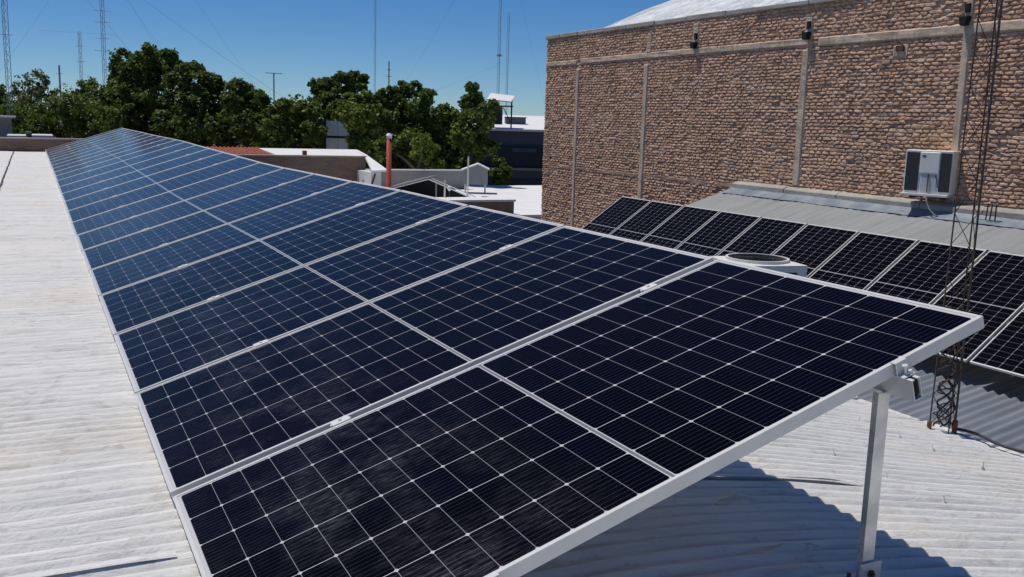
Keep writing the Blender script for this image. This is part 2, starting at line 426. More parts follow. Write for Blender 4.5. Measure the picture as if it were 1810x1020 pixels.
# lifted sheet laps: a wavy sheet edge standing a little proud, its shadow under it
def lap(y, x0, x1, lift, seed, wmean=0.05):
    n = 60; X = np.linspace(x0, x1, n)
    prof = np.sin(np.linspace(0.02, math.pi, n))**0.6
    up_ = lift*prof*(0.75+0.5*smooth_noise(X*1.0, X*0+seed, 0.14, 1, seed))
    wob = 0.012*smooth_noise(X, X*0+3, 0.3, 1, seed+5)
    z0 = roof_z(X) + 0.010
    rows = [(y+wmean, 0.004), (y+wmean*.5, 0.55), (y+0.006, 1.0), (y, 0.98)]
    V = np.concatenate([np.stack([X, np.full(n, yy)+wob, z0+up_*f - (0.003 if k >= 3 else 0) - GZ], 1) for k, (yy, f) in enumerate(rows)])
    q = np.array([(r*n+i, r*n+i+1, (r+1)*n+i+1, (r+1)*n+i) for r in range(len(rows)-1) for i in range(n-1)])
    return np_mesh('lifted_lap', V, q, M['white_roof'], ware, False)
lap(0.885, 1.50, 2.62, 0.034, 3)
lap(0.79, -1.1, -0.03, 0.009, 8, 0.04)
lap(0.36, 2.75, 3.25, 0.006, 23, 0.03)
# sheet joint running along the roof on the left
w = MB()
Y = 9.0
while Y < 28.0:
    x = -0.765 + random.uniform(-.006, .006)
    w.box(x-0.014, x+0.014, Y, Y+0.74, float(roof_z(x))-0.02-GZ, float(roof_z(x))+0.014-GZ); Y += 0.75
w.build('joint_strip', M['dark_steel'], ware)
# roofing nails left standing in the coating
for x, y in [(2.876, 1.677), (2.884, 1.377), (3.929, 1.931), (3.916, 1.695), (3.92, 1.392), (2.86, 1.046), (2.879, 0.769), (3.885, 2.192)]:
    z = float(roof_z(x)) - GZ; n_ = MB()
    lean = random.uniform(-.01, .01)
    n_.tube([(x, y, z), (x+lean, y+.003, z+.030)], 0.0022, 6); n_.tube([(x+lean, y+.003, z+.030), (x+lean, y+.003, z+.0325)], 0.0042, 8)
    n_.tube([(x, y, z-.006), (x, y, z+.006)], 0.014, 10, 0.006)
    n_.build('roof_nail', M['galv'], ware)
# torn, blistered coating under the panels
def blister(x, y, sx_, sy_, h, seed):
    n = 15; a = np.linspace(-1, 1, n); X, Yg = np.meshgrid(a, a, indexing='ij')
    h *= .55; r = np.sqrt(X**2+Yg**2); H = h*np.clip(1-r, 0, 1)**0.6*(1+1.1*smooth_noise(X+5, Yg+5, .35, .35, seed))
    H = np.where((Yg < -0.15) & (r < .8), H*1.3, H)
    V = np.stack([x+X*sx_, y+Yg*sy_, roof_z(x+X*sx_)+H-0.004-GZ], -1).reshape(-1, 3)
    np_mesh('blister', V, grid_quads(n, n), M['white_roof'], ware, True)
for k, b_ in enumerate([(1.76, .70, .09, .035, .06), (1.62, .30, .16, .03, .05), (1.52, .16, .13, .03, .05)]):
    blister(*b_, 20+k)

# ------------------------------------------------------------------ solar panels
FH = 0.035
def frame_mesh():
    w = MB(); t = 0.0115
    w.box(0, PL, 0, t, -FH, 0); w.box(0, PL, PW-t, PW, -FH, 0)
    w.box(0, t, t, PW-t, -FH, 0); w.box(PL-t, PL, t, PW-t, -FH, 0)
    # a groove line on the outside of the long sides
    return w.mesh('frame', M['alu'], 0.0009)
FRAME = frame_mesh()
GLASS = MB().box(0.0112, PL-0.0112, 0.0112, PW-0.0112, -0.008, -0.0025).mesh('glass', M['cells'])
GLASS2 = MB().box(0.0112, PL-0.0112, 0.0112, PW-0.0112, -0.008, -0.0025).mesh('glass', M['cells_clean'])
BACK = MB().box(0.0113, PL-0.0113, 0.0113, PW-0.0113, -0.0115, -0.0085).mesh('backsheet', M['white_metal'])
w = MB(); w.box(-0.030, 0.030, -0.019, 0.019, 0.0005, 0.0040); w.box(-0.035, 0.035, -0.006, 0.006, -FH, 0.001)
w.tube([(0, 0, 0.004), (0, 0, 0.0095)], 0.0065, 6)
CLAMP = w.mesh('clamp', M['clamp'], 0.0008)
ORD = ['nearest', 'second', 'third', 'fourth', 'fifth', 'sixth', 'seventh', 'eighth', 'ninth', 'tenth', 'eleventh', 'twelfth', 'thirteenth', 'fourteenth',
       'fifteenth', 'sixteenth', 'seventeenth', 'eighteenth', 'nineteenth', 'twentieth', 'twenty-first', 'twenty-second', 'twenty-third', 'twenty-fourth']
ZB = [-.004, -.004, -.004, -.008, -.006, -.021, -.029, -.038, -.039, -.027, -.017, -.009, .002, .015, .017, .016, .014, .013, .016, .02, .02, .02, .02, .023, .023]
CLU = (0.53, 1.735)
def make_panel(name='solar_panel', glass=None):
    r = bpy.data.objects.new(name, None); COL.objects.link(r); r.empty_display_size = .1
    link('frame', FRAME, r); link('glass', glass or GLASS, r); link('backsheet', BACK, r)
    return r
def place_panel(r, x, y, z, tilt, tilt_y, yscale=1.0):
    # local x runs up the slope, local y along the row
    r.rotation_mode = 'XYZ'
    R = Matrix.Rotation(-tilt, 4, 'Y') @ Matrix.Rotation(tilt_y, 4, 'X')
    r.matrix_world = Matrix.Translation((x, y, z)) @ R
p0 = make_panel()
for i in range(24):
    r = p0 if i == 0 else copy_tree(p0)
    y0 = i*PITCH - (0.010 if i == 0 else 0) + random.uniform(-.002, .002)*(i > 1)
    place_panel(r, 0.0+random.uniform(-.003, .003)*(i > 0), y0, ZB[i], TILT, math.atan2(ZB[i+1]-ZB[i], PITCH))
    lab = ('dark solar panel at the near free end of the long row, over the post' if i == 0 else
           'solar panel closing the far end of the long row, before the trees' if i == 23 else
           'glass solar panel, %s from the near end of the long row on the white roof' % ORD[i])
    tag(r, lab, 'solar panel', 'solar panels of the long row on the white roof')
    r['tmp'] = i
panels = [o for o in COL.objects if o.get('tmp') is not None]
for r in panels:
    i = r['tmp']; del r['tmp']
    if i < 23:
        gap = (PITCH-PW) + (0.010 if i == 0 else 0)
        for u in CLU:
            c = link('clamp', CLAMP, r); c.location = (u + random.uniform(-.012, .012), PW+gap/2, 0.0)
    if i == 0:      # end clamps on the free side
        for u in CLU:
            w = MB(); w.box(u-.020, u+.020, -.012, .008, 0.0006, .0035); w.box(u-.020, u+.020, -.012, -.0085, -FH, .0006); w.box(u-.020, u+.020, -.034, -.012, -FH, -FH+.004)
            w.tube([(u, -.022, -FH+.003), (u, -.022, -.004)], .004, 8); w.tube([(u, -.022, -.012), (u, -.022, -.005)], .0085, 6); w.tube([(u+.012, -.026, -FH+.004), (u+.012, -.026, -FH+.012)], .006, 6)
            w.build('end_clamp', M['alu'], r, 0.001)

def rail_poly(w_=0.030, h=0.060, t=0.0035):
    # open channel profile (u across, n down from the frame underside)
    a = w_/2
    return [(-a, 0), (-a*.35, 0), (-a*.35, -t), (-a+t, -t), (-a+t, -h+t), (a-t, -h+t), (a-t, -t), (a*.35, -t), (a*.35, 0), (a, 0), (a, -h), (-a, -h)]
def make_rail(name, u, x0, z0, tilt, ys, zs, label, group, cat='mounting rail', h=0.060):
    o = thing(name, label, cat, (0, 0, 0), group)
    poly = rail_poly(h=h); ca, sa = math.cos(tilt), math.sin(tilt)
    vs = []; n = len(poly)
    for y, dz in zip(ys, zs):
        for (a, b) in poly:
            uu, nn = u + a, -FH - 0.0015 + b
            vs.append((x0 + uu*ca - nn*sa, y, z0 + dz + uu*sa + nn*ca))
    fs = [(k*n+i, k*n+(i+1) % n, (k+1)*n+(i+1) % n, (k+1)*n+i) for k in range(len(ys)-1) for i in range(n)]
    w = MB(); w.add(vs, fs)
    def cap(k):  # channel ends: three strips so that the profile stays hollow
        b = k*n; return [(b+0, b+1, b+2, b+3), (b+0, b+3, b+4, b+11), (b+11, b+4, b+5, b+10), (b+10, b+5, b+6, b+9), (b+6, b+7, b+8, b+9)]
    w.f += cap(0) + cap(len(ys)-1)
    w.build('channel', M['alu'], o)
    w = MB(); a = 0.0115; hh = h-0.0075  # dark block painted in for the shade inside the open channel end
    for y, s_ in ((ys[0], 1), (ys[-1], -1)):
        q = []
        for yy in (y+s_*.006, y+s_*.012):
            for (uu, nn) in ((u-a, -FH-.0052), (u+a, -FH-.0052), (u+a, -FH-hh+.003), (u-a, -FH-hh+.003)):
                q.append((x0+uu*ca-nn*sa, yy, z0+zs[0 if s_ > 0 else -1]+uu*sa+nn*ca))
        w.add(q, [(0, 1, 2, 3), (7, 6, 5, 4), (0, 4, 5, 1), (1, 5, 6, 2), (2, 6, 7, 3), (3, 7, 4, 0)])
    w.build('hollow_shade_block', M['dark'], o)
    return o
ys = [-0.062] + [i*PITCH-0.013 for i in range(1, 24)] + [24*PITCH+0.05]
make_rail('mounting_rail', CLU[1], 0, 0, TILT, ys, ZB, 'upper aluminium mounting rail under the long row, its open end sticking out by the post', 'mounting rails under the long row')
# ------------------------------------------------------------------ posts under the high side
def make_post(label):
    o = thing('support_post', label, 'post', (0, 0, 0), 'posts holding up the long row')
    a, b, t = 0.0205, 0.0095, 0.0025
    poly = [(-a, -b), (a, -b), (a, b), (a-.007, b), (a-.007, b-t), (a-t, b-t), (a-t, -b+t), (-a+t, -b+t), (-a+t, b-t), (-a+.007, b-t), (-a+.007, b), (-a, b)]
    w = MB(); n = len(poly)
    w.add([(x, y, 0.015) for x, y in poly] + [(x, y, 0.545) for x, y in poly], [(i, (i+1) % n, n+(i+1) % n, n+i) for i in range(n)]
          + [(n, n+1, n+6, n+7), (n, n+7, n+8, n+11), (n+8, n+9, n+10, n+11), (n+1, n+2, n+5, n+6), (n+2, n+3, n+4, n+5)])
    w.build('channel', M['galv'], o)
    w = MB(); w.box(-.036, .042, -.018, -.0125, -.002, .074); w.box(-.036, .042, -.0125, .045, -.002, .006)
    br = w.build('base_bracket', M['galv'], o, 0.001)
    w = MB(); w.tube([(.004, -.012, .042), (.004, -.030, .042)], .005, 10); w.tube([(.004, -.018, .042), (.004, -.025, .042)], .0105, 6)
    w.build('bolt', M['dark_steel'], br)
    w = MB(); w.tube([(-.066, -.010, -.03), (-.066, -.010, .052)], .006, 8); w.tube([(-.066, -.010, .020), (-.066, -.010, .032)], .013, 6); w.box(-.085, -.044, -.03, .02, .0, .006)
    w.build('anchor_screw', M['dark_steel'], o)
    return o
px_ = CLU[1]*math.cos(TILT) + (FH+.07)*math.sin(TILT)
px_ = 1.652
pz = float(roof_z(px_))
pp = make_post('galvanised steel channel post in front, under the free corner of the long row')
pp.location = (px_, 0.035, pz+0.012)
pp.scale = (1, 1, 1.0)
for k in (1, 2):
    q = copy_tree(pp); q.location = (px_, 0.035 + k*3.47, pz+0.012)
    q['label'] = 'galvanised post in the shade under the long row, %s from the near end' % ORD[k]
# low feet along the front edge
w = MB()
lowrail = make_rail('mounting_rail', CLU[0], 0, 0, TILT, ys, ZB, 'lower aluminium mounting rail hidden under the front of the long row', 'mounting rails under the long row')

# ------------------------------------------------------------------ second row on the lower roof
T2, X2, Z2, Y2, P2 = 0.6055, 9.89, -1.607, 16.794, 1.154*1.0247
ORD2 = ['far corner', 'second', 'third', 'fourth', 'fifth', 'sixth', 'seventh', 'eighth', 'ninth', 'tenth', 'eleventh']
p1 = None
for i in range(11):
    r = make_panel(glass=GLASS2) if p1 is None else copy_tree(p1)
    if p1 is None: p1 = r
    place_panel(r, X2, Y2-(i+1)*P2+(P2-PW), Z2, T2, 0.0)
    tag(r, 'black solar panel at the far end of the shorter row below the brick wall' if i == 0 else 'black solar panel, %s from the far end of the shorter row below the brick wall' % ORD2[i],
        'solar panel', 'solar panels of the shorter row by the brick wall')
ys2 = [Y2-11.6*P2, Y2+0.05]
for u, wd in ((0.5, 'lower'), (1.6, 'upper')):
    make_rail('mounting_rail', u, X2, Z2, T2, ys2, [0, 0], '%s mounting rail under the shorter row of panels by the brick wall' % wd, 'mounting rails under the shorter row', h=0.05)

# ------------------------------------------------------------------ neighbouring lower metal roof and grey upper roof
S1 = 0.175
low_z = lambda x: -1.93 + S1*(x-9.9)
shed = thing('metal_roofed_shed', 'lower building with blue-grey corrugated metal roof under the shorter row of panels', 'building', (8, 8, GZ))
xs = np.linspace(5.2, 11.55, 12)
corrugated('roof', xs, 1.0, 17.0, lambda X, Y: low_z(X), M['zinc'], shed, 0.020, 0.150, 8, off=(8, 8, GZ))
w = MB(); w.prism([(5.25, GZ), (11.5, GZ), (11.5, float(low_z(11.5))-.06), (5.25, float(low_z(5.25))-.06)], 'y', 1.1, 16.9)
w.v = [(x-8, y-8, z-GZ) for x, y, z in w.v]; w.build('wall', M['grey_wall'], shed)
S2 = 0.32
up_z = lambda x: -0.10 - S2*(12.9-x)
ann = thing('annex', 'grey-roofed annex along the foot of the tall brick wall', 'building', (12, 8, GZ))
xs = np.linspace(11.75, 12.95, 6)
corrugated('roof', xs, 1.0, 14.64, lambda X, Y: up_z(X), M['grey_roof'], ann, 0.004, 0.19, 8, wob=0.02, off=(12, 8, GZ))
w = MB(); w.prism([(11.77, GZ), (12.9, GZ), (12.9, -0.2), (11.77, float(up_z(11.77))-.04)], 'y', 1.05, 14.6)
w.v = [(x-12, y-8, z-GZ) for x, y, z in w.v]; w.build('wall', M['concrete'], ann)
# membrane flashing and mortar curb at the foot of the brick wall
n = 160; yy = np.linspace(1.2, 14.55, n); prof = [(12.58, up_z(12.58)+.016), (12.65, up_z(12.65)+.024), (12.74, up_z(12.74)+.032), (12.80, -0.07)]
V = []
for j, (px, pz_) in enumerate(prof):
    jx = 0.035*smooth_noise(yy+3, yy*0+j, 0.35, 1, 31+(j == 0)) if j < 2 else 0
    V.append(np.stack([px+jx-12+yy*0, yy-8, pz_+0.012*smooth_noise(yy, yy*0+j, .25, 1, 40+j)-GZ], 1))
np_mesh('flashing', np.concatenate(V), grid_quads(4, n), M['membrane'], ann, True)
w = MB()
yk = 1.2
while yk < 14.4:
    L_ = random.uniform(1.0, 2.2); y1 = min(yk+L_, 14.5); h = random.uniform(-.02, .02)
    w.prism([(12.79-12, -0.16-GZ), (12.99-12, -0.16-GZ), (12.99-12, 0.05+h-GZ), (12.86-12, 0.035+h-GZ), (12.79-12, -0.0+h-GZ)], 'y', yk-8, y1-8-.012); yk = y1
w.build('curb', M['coping'], ann, 0.01)

# ------------------------------------------------------------------ tall brick building
BX = 13.0; BY0, BY1 = 0.8, 23.29; BT = 3.50; BB = -2.6
brick = thing('brick_building', 'tall building with a rough unplastered brick side wall and concrete frame', 'building', (BX, 12, GZ))
def brick_wall(y0, y1, z0, z1, dy=0.021, dz=0.0118, course=0.064, seed=5):
    r = np.random.default_rng(seed)
    ny, nz = int((y1-y0)/dy)+1, int((z1-z0)/dz)+1
    Yv, Zv = np.linspace(y0, y1, ny), np.linspace(z0, z1, nz)
    Yg, Zg = np.meshgrid(Yv, Zv, indexing='ij')
    wob = 0.022*smooth_noise(Yg, Zg, 0.8, 0.5, 3) + 0.016*smooth_noise(Yg, Zg, 0.22, 0.16, 4)
    zz = (Zg + wob)/course; ic = np.floor(zz).astype(int); fc = zz-ic
    BLn = 0.165
    yv = (Yg + 0.16*smooth_noise(Yg, Zg, .33, .075, 9))/BLn + (ic % 2)*0.5 + 0.18*np.sin(ic*12.9)
    ib = np.floor(yv).astype(int); fb = yv-ib
    H = r.random((512, 512)); H2 = r.random((512, 512)); H3 = r.random((512, 512))
    h = H[ib % 512, ic % 512]; h2 = H2[ib % 512, ic % 512]; h3 = H3[ib % 512, ic % 512]
    h3_ = None
    ez = np.minimum(fc, 1-fc)*course; ey = np.minimum(fb, 1-fb)*BLn
    inside = np.clip((ez-0.003-0.006*H3[(ib+7) % 512, ic % 512])/0.006, 0, 1)*np.clip((ey-0.003-0.006*h)/0.010, 0, 1)
    dep = inside*(0.030+0.014*h) + inside*(fc-0.5)*(-0.007)*(h2-.1) + inside*(fb-.5)*0.012*(h3-.5)
    dep += 0.010*smooth_noise(Yg, Zg, .11, .045, 12)*inside + 0.009*smooth_noise(Yg, Zg, .05, .03, 13)
    mort = (1-inside)*np.where(h3 > .45, 0.032, 0.0)*(0.5+smooth_noise(Yg, Zg, .12, .05, 15))
    dep += mort
    dep = np.where((h2 > 0.955) & (inside > .3), dep-0.035*h-.01, dep)        # missing or crumbled brick
    X = BX - dep
    V = np.stack([X-BX, Yg-12, Zg-GZ], -1).reshape(-1, 3)
    base = np.stack([0.69+0.14*h2, 0.43+0.10*h2+0.03*h, 0.285+0.07*h2+0.03*h], -1)
    pale = np.array([0.80, 0.60, 0.44]); mc = np.array([0.54, 0.37, 0.25])
    base = np.where((h3 > .86)[..., None], base*.45+pale*.55, base)
    base = np.where((h > .93)[..., None], base*0.75, base)
    C = base*inside[..., None] + mc*(1-inside[..., None])
    C = np.concatenate([C, np.ones(C.shape[:2]+(1,))], -1).reshape(-1, 4)
    np_mesh('wall', V, grid_quads(ny, nz), M['brick'], brick, False, ('brick', 'FLOAT_COLOR', 'POINT', C))
brick_wall(6.2, BY1, BB, BT)
w = MB(); w.box(0.002, 11, BY0-12, BY1-12, 0, BT-GZ-.02); w.build('core', M['grey_wall'], brick)
w = MB(); w.box(-.03, 0.0, BY0-12, 6.2-12, BB-GZ, BT-GZ); w.build('wall', M['brick_far'], brick)
def rough_box(name, y0, y1, z0, z1, out, mat, seed, vert):
    n = 40; m = 5
    a = np.linspace(0, 1, n); b = np.linspace(0, 1, m); A, B = np.meshgrid(a, b, indexing='ij')
    if vert: Zg = z0+(z1-z0)*A; Yg = y0+(y1-y0)*B
    else: Yg = y0+(y1-y0)*A; Zg = z0+(z1-z0)*B
    jit = 0.035*smooth_noise(A*9+seed, B*1.0, .35, 2, seed)
    edge = (np.abs(B-.5) > .49)
    if vert: Yg = Yg + jit*edge*1.0
    else: Zg = Zg + jit*edge*0.9
    Xo = -out - 0.012*smooth_noise(A*12, B*3, .4, .5, seed+1)
    Xo = np.where(edge | (A <= 0) | (A >= 1), 0.03, Xo)
    V = np.stack([Xo, Yg-12, Zg-GZ], -1).reshape(-1, 3)
    np_mesh(name, V, grid_quads(n, m), mat, brick, False)
for k, (y, wd, z0, z1) in enumerate([(21.44, .21, -2.6, 2.70), (18.17, .27, -2.6, 2.70), (12.79, .29, 0.03, 2.70), (9.215, .23, 0.0, 3.50)]):
    rough_box('column', y-wd/2, y+wd/2, z0, z1, 0.062, M['concrete'], 50+k, True)
for k, (a, b, z0, z1) in enumerate([(21.5, 23.27, 2.70, 2.87), (12.6, 21.5, 2.70, 2.90), (6.3, 12.6, 2.66, 2.90)]):
    rough_box('beam', a, b, z0, z1, 0.058, M['concrete'], 60+k, False)
rough_box('beam', 13.3, 23.25, -0.12, 0.02, 0.040, M['concrete_dark'], 66, False)
# stub piers with drain holes in the parapet band
for k, (y, wd) in enumerate([(18.1, .30), (16.28, .36), (12.76, .34)]):
    rough_box('pier', y-wd/2, y+wd/2, 2.86, 3.30 if k != 1 else 3.42, 0.055, M['concrete'], 70+k, True)
for k, (y, z) in enumerate([(16.25, 3.0), (12.74, 2.98), (9.23, 2.98)]):
    w = MB()
    def slot(y0, y1, z0, z1):   # dark box with a rim, standing proud of the pier
        w.box(-.085, -.055, y0-12, y1-12, z0-GZ, z1-GZ)
    slot(y-.05, y+.05, z+.05, z+.19)
    w.prism([(y-.085-12, z-.01-GZ), (y+.085-12, z-.01-GZ), (y+.06-12, z-.15-GZ), (y-.045-12, z-.15-GZ)], 'x', -.16, -.055)
    w.build('drain_spout', M['dark'], brick, 0.008)
# patched ventilation opening
rough_box('patch', 10.36, 10.68, 2.36, 2.66, 0.045, M['concrete'], 81, False)
w = MB(); w.box(-.068, -.05, 10.42-12, 10.60-12, 2.50-GZ, 2.60-GZ); w.build('vent_hole', M['rust'], brick, 0.02)
# mortar coping in pieces
w = MB(); y = BY1+.03; k = 0
while y > 1.2:
    L_ = random.uniform(.7, 1.7); h = random.uniform(-.015, .02)
    w.box(-.07+random.uniform(-.02, .02), .30, y-L_-12, y-.012-12, BT-GZ-.02, BT+.075+h-GZ); y -= L_
w.build('coping', M['coping'], brick, 0.012)
# silver roof: pitched up from the wall
xs = np.linspace(0.25, 11, 24)
corrugated('roof', xs+BX, 1.0, 21.0, lambda X, Y: BT+0.10+0.43*(X-BX-.25)-0.004*(X-BX)**2, M['silver'], brick, 0.014, 0.20, 6, wob=0.05, off=(BX, 12, GZ))
w = MB(); w.add([(0.25, 20.99-12, BT-.02-GZ), (11, 20.99-12, BT-.02-GZ), (11, 20.99-12, BT+.10+.43*10.75-.48-GZ), (0.25, 20.99-12, BT+.08-GZ)], [(0, 1, 2, 3)]); w.build('gable', M['grey_wall'], brick)

# ------------------------------------------------------------------ packaged AC unit on the brick wall
acu = thing('air_conditioner', 'white packaged air conditioner with two black coil panels hung on the brick wall', 'air conditioner', (12.62, 9.41, 0.19), rz=rad(-70))
# local frame: x = width (to the viewer's right), y = depth away, z = up
W_, H_ = 0.755, 0.69
w = MB(); w.box(-W_/2, W_/2, 0.0, .34, 0.0, H_); w.build('casing', M['enamel'], acu, 0.006)
for s in (-1, 1):
    x0, x1 = (-W_/2+.022, -W_/2+.23) if s < 0 else (W_/2-.190, W_/2-.02)
    c = MB(); c.box(x0, x1, -.012, .0, .035, H_-.035); c.build('coil_panel', M['coil'], acu, .003)
w = MB(); w.box(-.130, .175, -.020, 0.0, .33, H_-.03); w.build('service_cover', M['enamel'], acu, .006)
w = MB(); w.box(-.100, -.040, -.023, -.020, .585, .61); w.build('badge', M['dark'], acu)
w = MB(); w.box(-.100, .150, -.010, 0.0, .02, .30); w.build('lower_cover', M['white_wall'], acu, .004)
w = MB(); w.box(-W_/2-.03, W_/2-.02, -.05, .34, -.045, -.004); w.build('drip_tray', M['white_metal'], acu, .004)
w = MB(); w.tube([(.02, -.02, .31), (.02, -.025, .10), (.025, -.03, .0)], .008, 8); w.tube([(.13, -.02, .30), (.17, -.03, .20), (.19, -.03, .10)], .006, 6)
w.build('pipe', M['wire'], acu)
w = MB(); w.tube([(.03, -.03, .02), (.04, -.04, -.12), (.10, -.06, -.24), (.20, -.08, -.33), (.30, -.05, -.36)], .011, 8); w.build('drain_hose', M['grey_wall'], acu, smooth=True)
for s in (-.25, .25):
    w = MB(); w.box(s-.02, s+.02, .0, .52, -.085, -.046); w.build('bracket', M['dark_steel'], acu)
# small pipe stand further along the curb
st = thing('pipe_stand', 'small bent steel pipe stand on the curb at the foot of the brick wall', 'pipe stand', (12.66, 8.25, -0.12))
w = MB(); w.tube([(0, .25, .20), (0, 0, .24), (0, -.12, .24), (0, -.12, 0)], .012, 6); w.build('top_pipe', M['dark_steel'], st)
for y in (-.05, .02):
    w = MB(); w.tube([(0, y, .235), (0.0, y+.02, .0)], .011, 6); w.build('leg', M['dark_steel'], st)

# ------------------------------------------------------------------ top-discharge condenser between the rows
cu_ = thing('condenser_unit', 'square white condenser with round fan grille on top, between the two panel rows', 'condenser', (8.25, 8.25, -2.2), rz=rad(-12))
w = MB(); S = .47; top = 1.62
for sx_ in (-1, 1):
    for sy_ in (-1, 1):
        w.box(*(sorted((sx_*S, sx_*(S-.13)))), *(sorted((sy_*S, sy_*(S-.13)))), 0, top-.09)
w.box(-S, S, -S, S, 0, .10); w.build('corner_posts', M['white_metal'], cu_, .008)
w = MB(); w.box(-S+.04, S-.04, -S+.04, S-.04, .1, top-.10); w.build('coil', M['coil'], cu_)
w = MB()   # lid with round opening
n = 32; vs = []
for k in range(n):
    a = 2*math.pi*k/n + .001; ca, sa = math.cos(a), math.sin(a); m = S/max(abs(ca), abs(sa))
    vs += [(.40*ca, .40*sa, top), (m*ca, m*sa, top-.012), (m*ca, m*sa, top-.10), (.40*ca, .40*sa, top-.10)]
fs = [(4*k+j, 4*((k+1) % n)+j, 4*((k+1) % n)+(j+1) % 4, 4*k+(j+1) % 4) for k in range(n) for j in range(4)]
w.add(vs, fs); w.disc_ring((0, 0), .385, .415, top-.02, top+.035, 40); w.build('lid', M['white_metal'], cu_)
w = MB()
for r_ in np.arange(.06, .39, .045): w.disc_ring((0, 0), r_, r_+.006, top+.020+.02*(1-r_/.4), top+.026+.02*(1-r_/.4), 28)
for k in range(8):
    a = math.pi*k/8; w.tube([(.39*math.cos(a), .39*math.sin(a), top+.018), (0, 0, top+.036), (-.39*math.cos(a), -.39*math.sin(a), top+.018)], .004, 5)
w.build('fan_grille', M['wire'], cu_)
w = MB(); w.tube([(0, 0, top-.2), (0, 0, top-.03)], .08, 14)
for k in range(4):
    a = math.pi/2*k; ca, sa = math.cos(a), math.sin(a)
    w.add([(.07*ca, .07*sa, top-.06), (.36*ca-.10*sa, .36*sa+.10*ca, top-.10), (.36*ca+.10*sa, .36*sa-.10*ca, top-.05), (.07*ca+.03*sa, .07*sa-.03*ca, top-.05)], [(0, 1, 2, 3)])
w.build('fan', M['dark_steel'], cu_)
w = MB(); w.box(-.38, .38, -.38, .38, top-.32, top-.28); w.build('fan_deck', M['dark'], cu_)

# ------------------------------------------------------------------ slender lattice mast at the roof edge
mx, my, mz = 4.60, 2.20, -0.66
lm = thing('lattice_mast', 'rusty slender triangular lattice mast with tangled cable at the edge of the white roof', 'mast', (mx, my, mz))
legs = [Vector((-.070, .038, 0)), Vector((.004, -.045, 0)), Vector((.072, -.030, 0))]
def legp(k, z, j=0.0): return legs[k] + (legs[2]-legs[k])*0.085*max(z, 0) + Vector((0, 0, z))
HM = 3.6
for k, r_ in zip(range(3), (.0046, .0044, .0066)):
    w = MB(); w.tube([legp(k, -.05), legp(k, HM)], r_, 8); w.build('leg', M['rust_dark'] if k != 2 else M['dark_steel'], lm)
w = MB(); z = 0.03; st_ = 0.185; k = 0
while z < HM-.13:
    for a, b in ((0, 1), (1, 2), (2, 0)):
        w.tube([legp(a, z if k % 2 else z+st_), legp(b, z+st_ if k % 2 else z)], .0024, 5)
    z += st_; k += 1
w.build('bracing', M['rust_dark'], lm)
w = MB(); w.box(-.13, .085, -.085, .075, -.055, -.035); w.tube([(-.07, .038, -.04), (-.07, .038, .05)], .015, 8); w.tube([(.072, -.03, -.04), (.072, -.03, .06)], .017, 8); w.build('base_plate', M['rust'], lm, .003)
r_ = random.Random(4)
for j in range(7):
    pts = []; ph = r_.uniform(0, 6.28); a0 = r_.uniform(.03, .065); turns = r_.uniform(1.2, 3.2)
    for i in range(46):
        f_ = i/45; z = .03 + .42*f_*r_.uniform(.98, 1.02) if j < 5 else .02+.75*f_
        a = ph + turns*6.283*f_
        pts.append((a0*math.cos(a)+.012*math.sin(9*f_+j), a0*math.sin(a)*.8, z))
    w = MB(); w.tube(pts, .0042 if j < 5 else .006, 6); w.build('cable', M['wire'] if j % 2 else M['rust_dark'], lm, smooth=True)
w = MB(); pts = [(.075, -.05, .01)]
for i in range(1, 26): pts.append((.075+.012*math.sin(i*.9), -.05-i*.055, .01+.006*math.sin(i*.7)))
w.tube(pts, .009, 6); w.build('cable', M['wire'], lm, smooth=True)

# ------------------------------------------------------------------ far brick parapet and roof bits on the left
pw = thing('parapet_wall', 'low brown brick parapet closing the far end of the white roof', 'wall', (-2.5, 28.35, -0.15))
w = MB(); w.box(-6, 4.6, -.11, .11, 0, .44); w.build('brickwork', M['brick_far'], pw)
w = MB(); w.box(-6, 4.6, -.13, .13, .44, .475); w.build('coping', M['coping'], pw, .008)
hb = thing('water_tank_block', 'small grey masonry block with pale lid beyond the brick parapet', 'rooftop block', (-2.05, 34.0, GZ))
w = MB(); w.box(-1.6, 1.18, -.6, .6, 0, .80-GZ); w.build('body', M['grey_wall'], hb)
w = MB(); w.box(-1.7, 1.31, -.75, .75, .80-GZ, .86-GZ); w.build('lid', M['white_wall'], hb)
for k, (x0, x1) in enumerate([(-.97, -.46), (-.30, .28)]):
    s_b = thing('flat_slab_roof', ['white slab roof edge left of the stub chimney, beyond the brick parapet', 'white slab roof edge right of the stub chimney, beyond the brick parapet'][k], 'roof', (0, 31.5+.0*k, GZ), 'white slabs beyond the parapet')
    w = MB(); w.box(x0, x1, -.7, .9, .25-GZ+.02*k, .32-GZ+.02*k); w.build('slab', M['white_wall'], s_b, .01)
    w = MB(); w.box(x0+.1, x1-.1, -.5, .8, 0, .25-GZ+.02*k); w.build('wall', M['grey_wall'], s_b)
ck = thing('stub_chimney', 'short brown brick stub chimney between two white slabs', 'chimney', (-.38, 31.3, GZ))
w = MB(); w.box(-.06, .06, -.06, .06, 0, 0.40-GZ); w.build('stack', M['brick_far'], ck)
w = MB(); w.box(-.075, .075, -.075, .075, .40-GZ, .43-GZ); w.build('cap', M['coping'], ck)

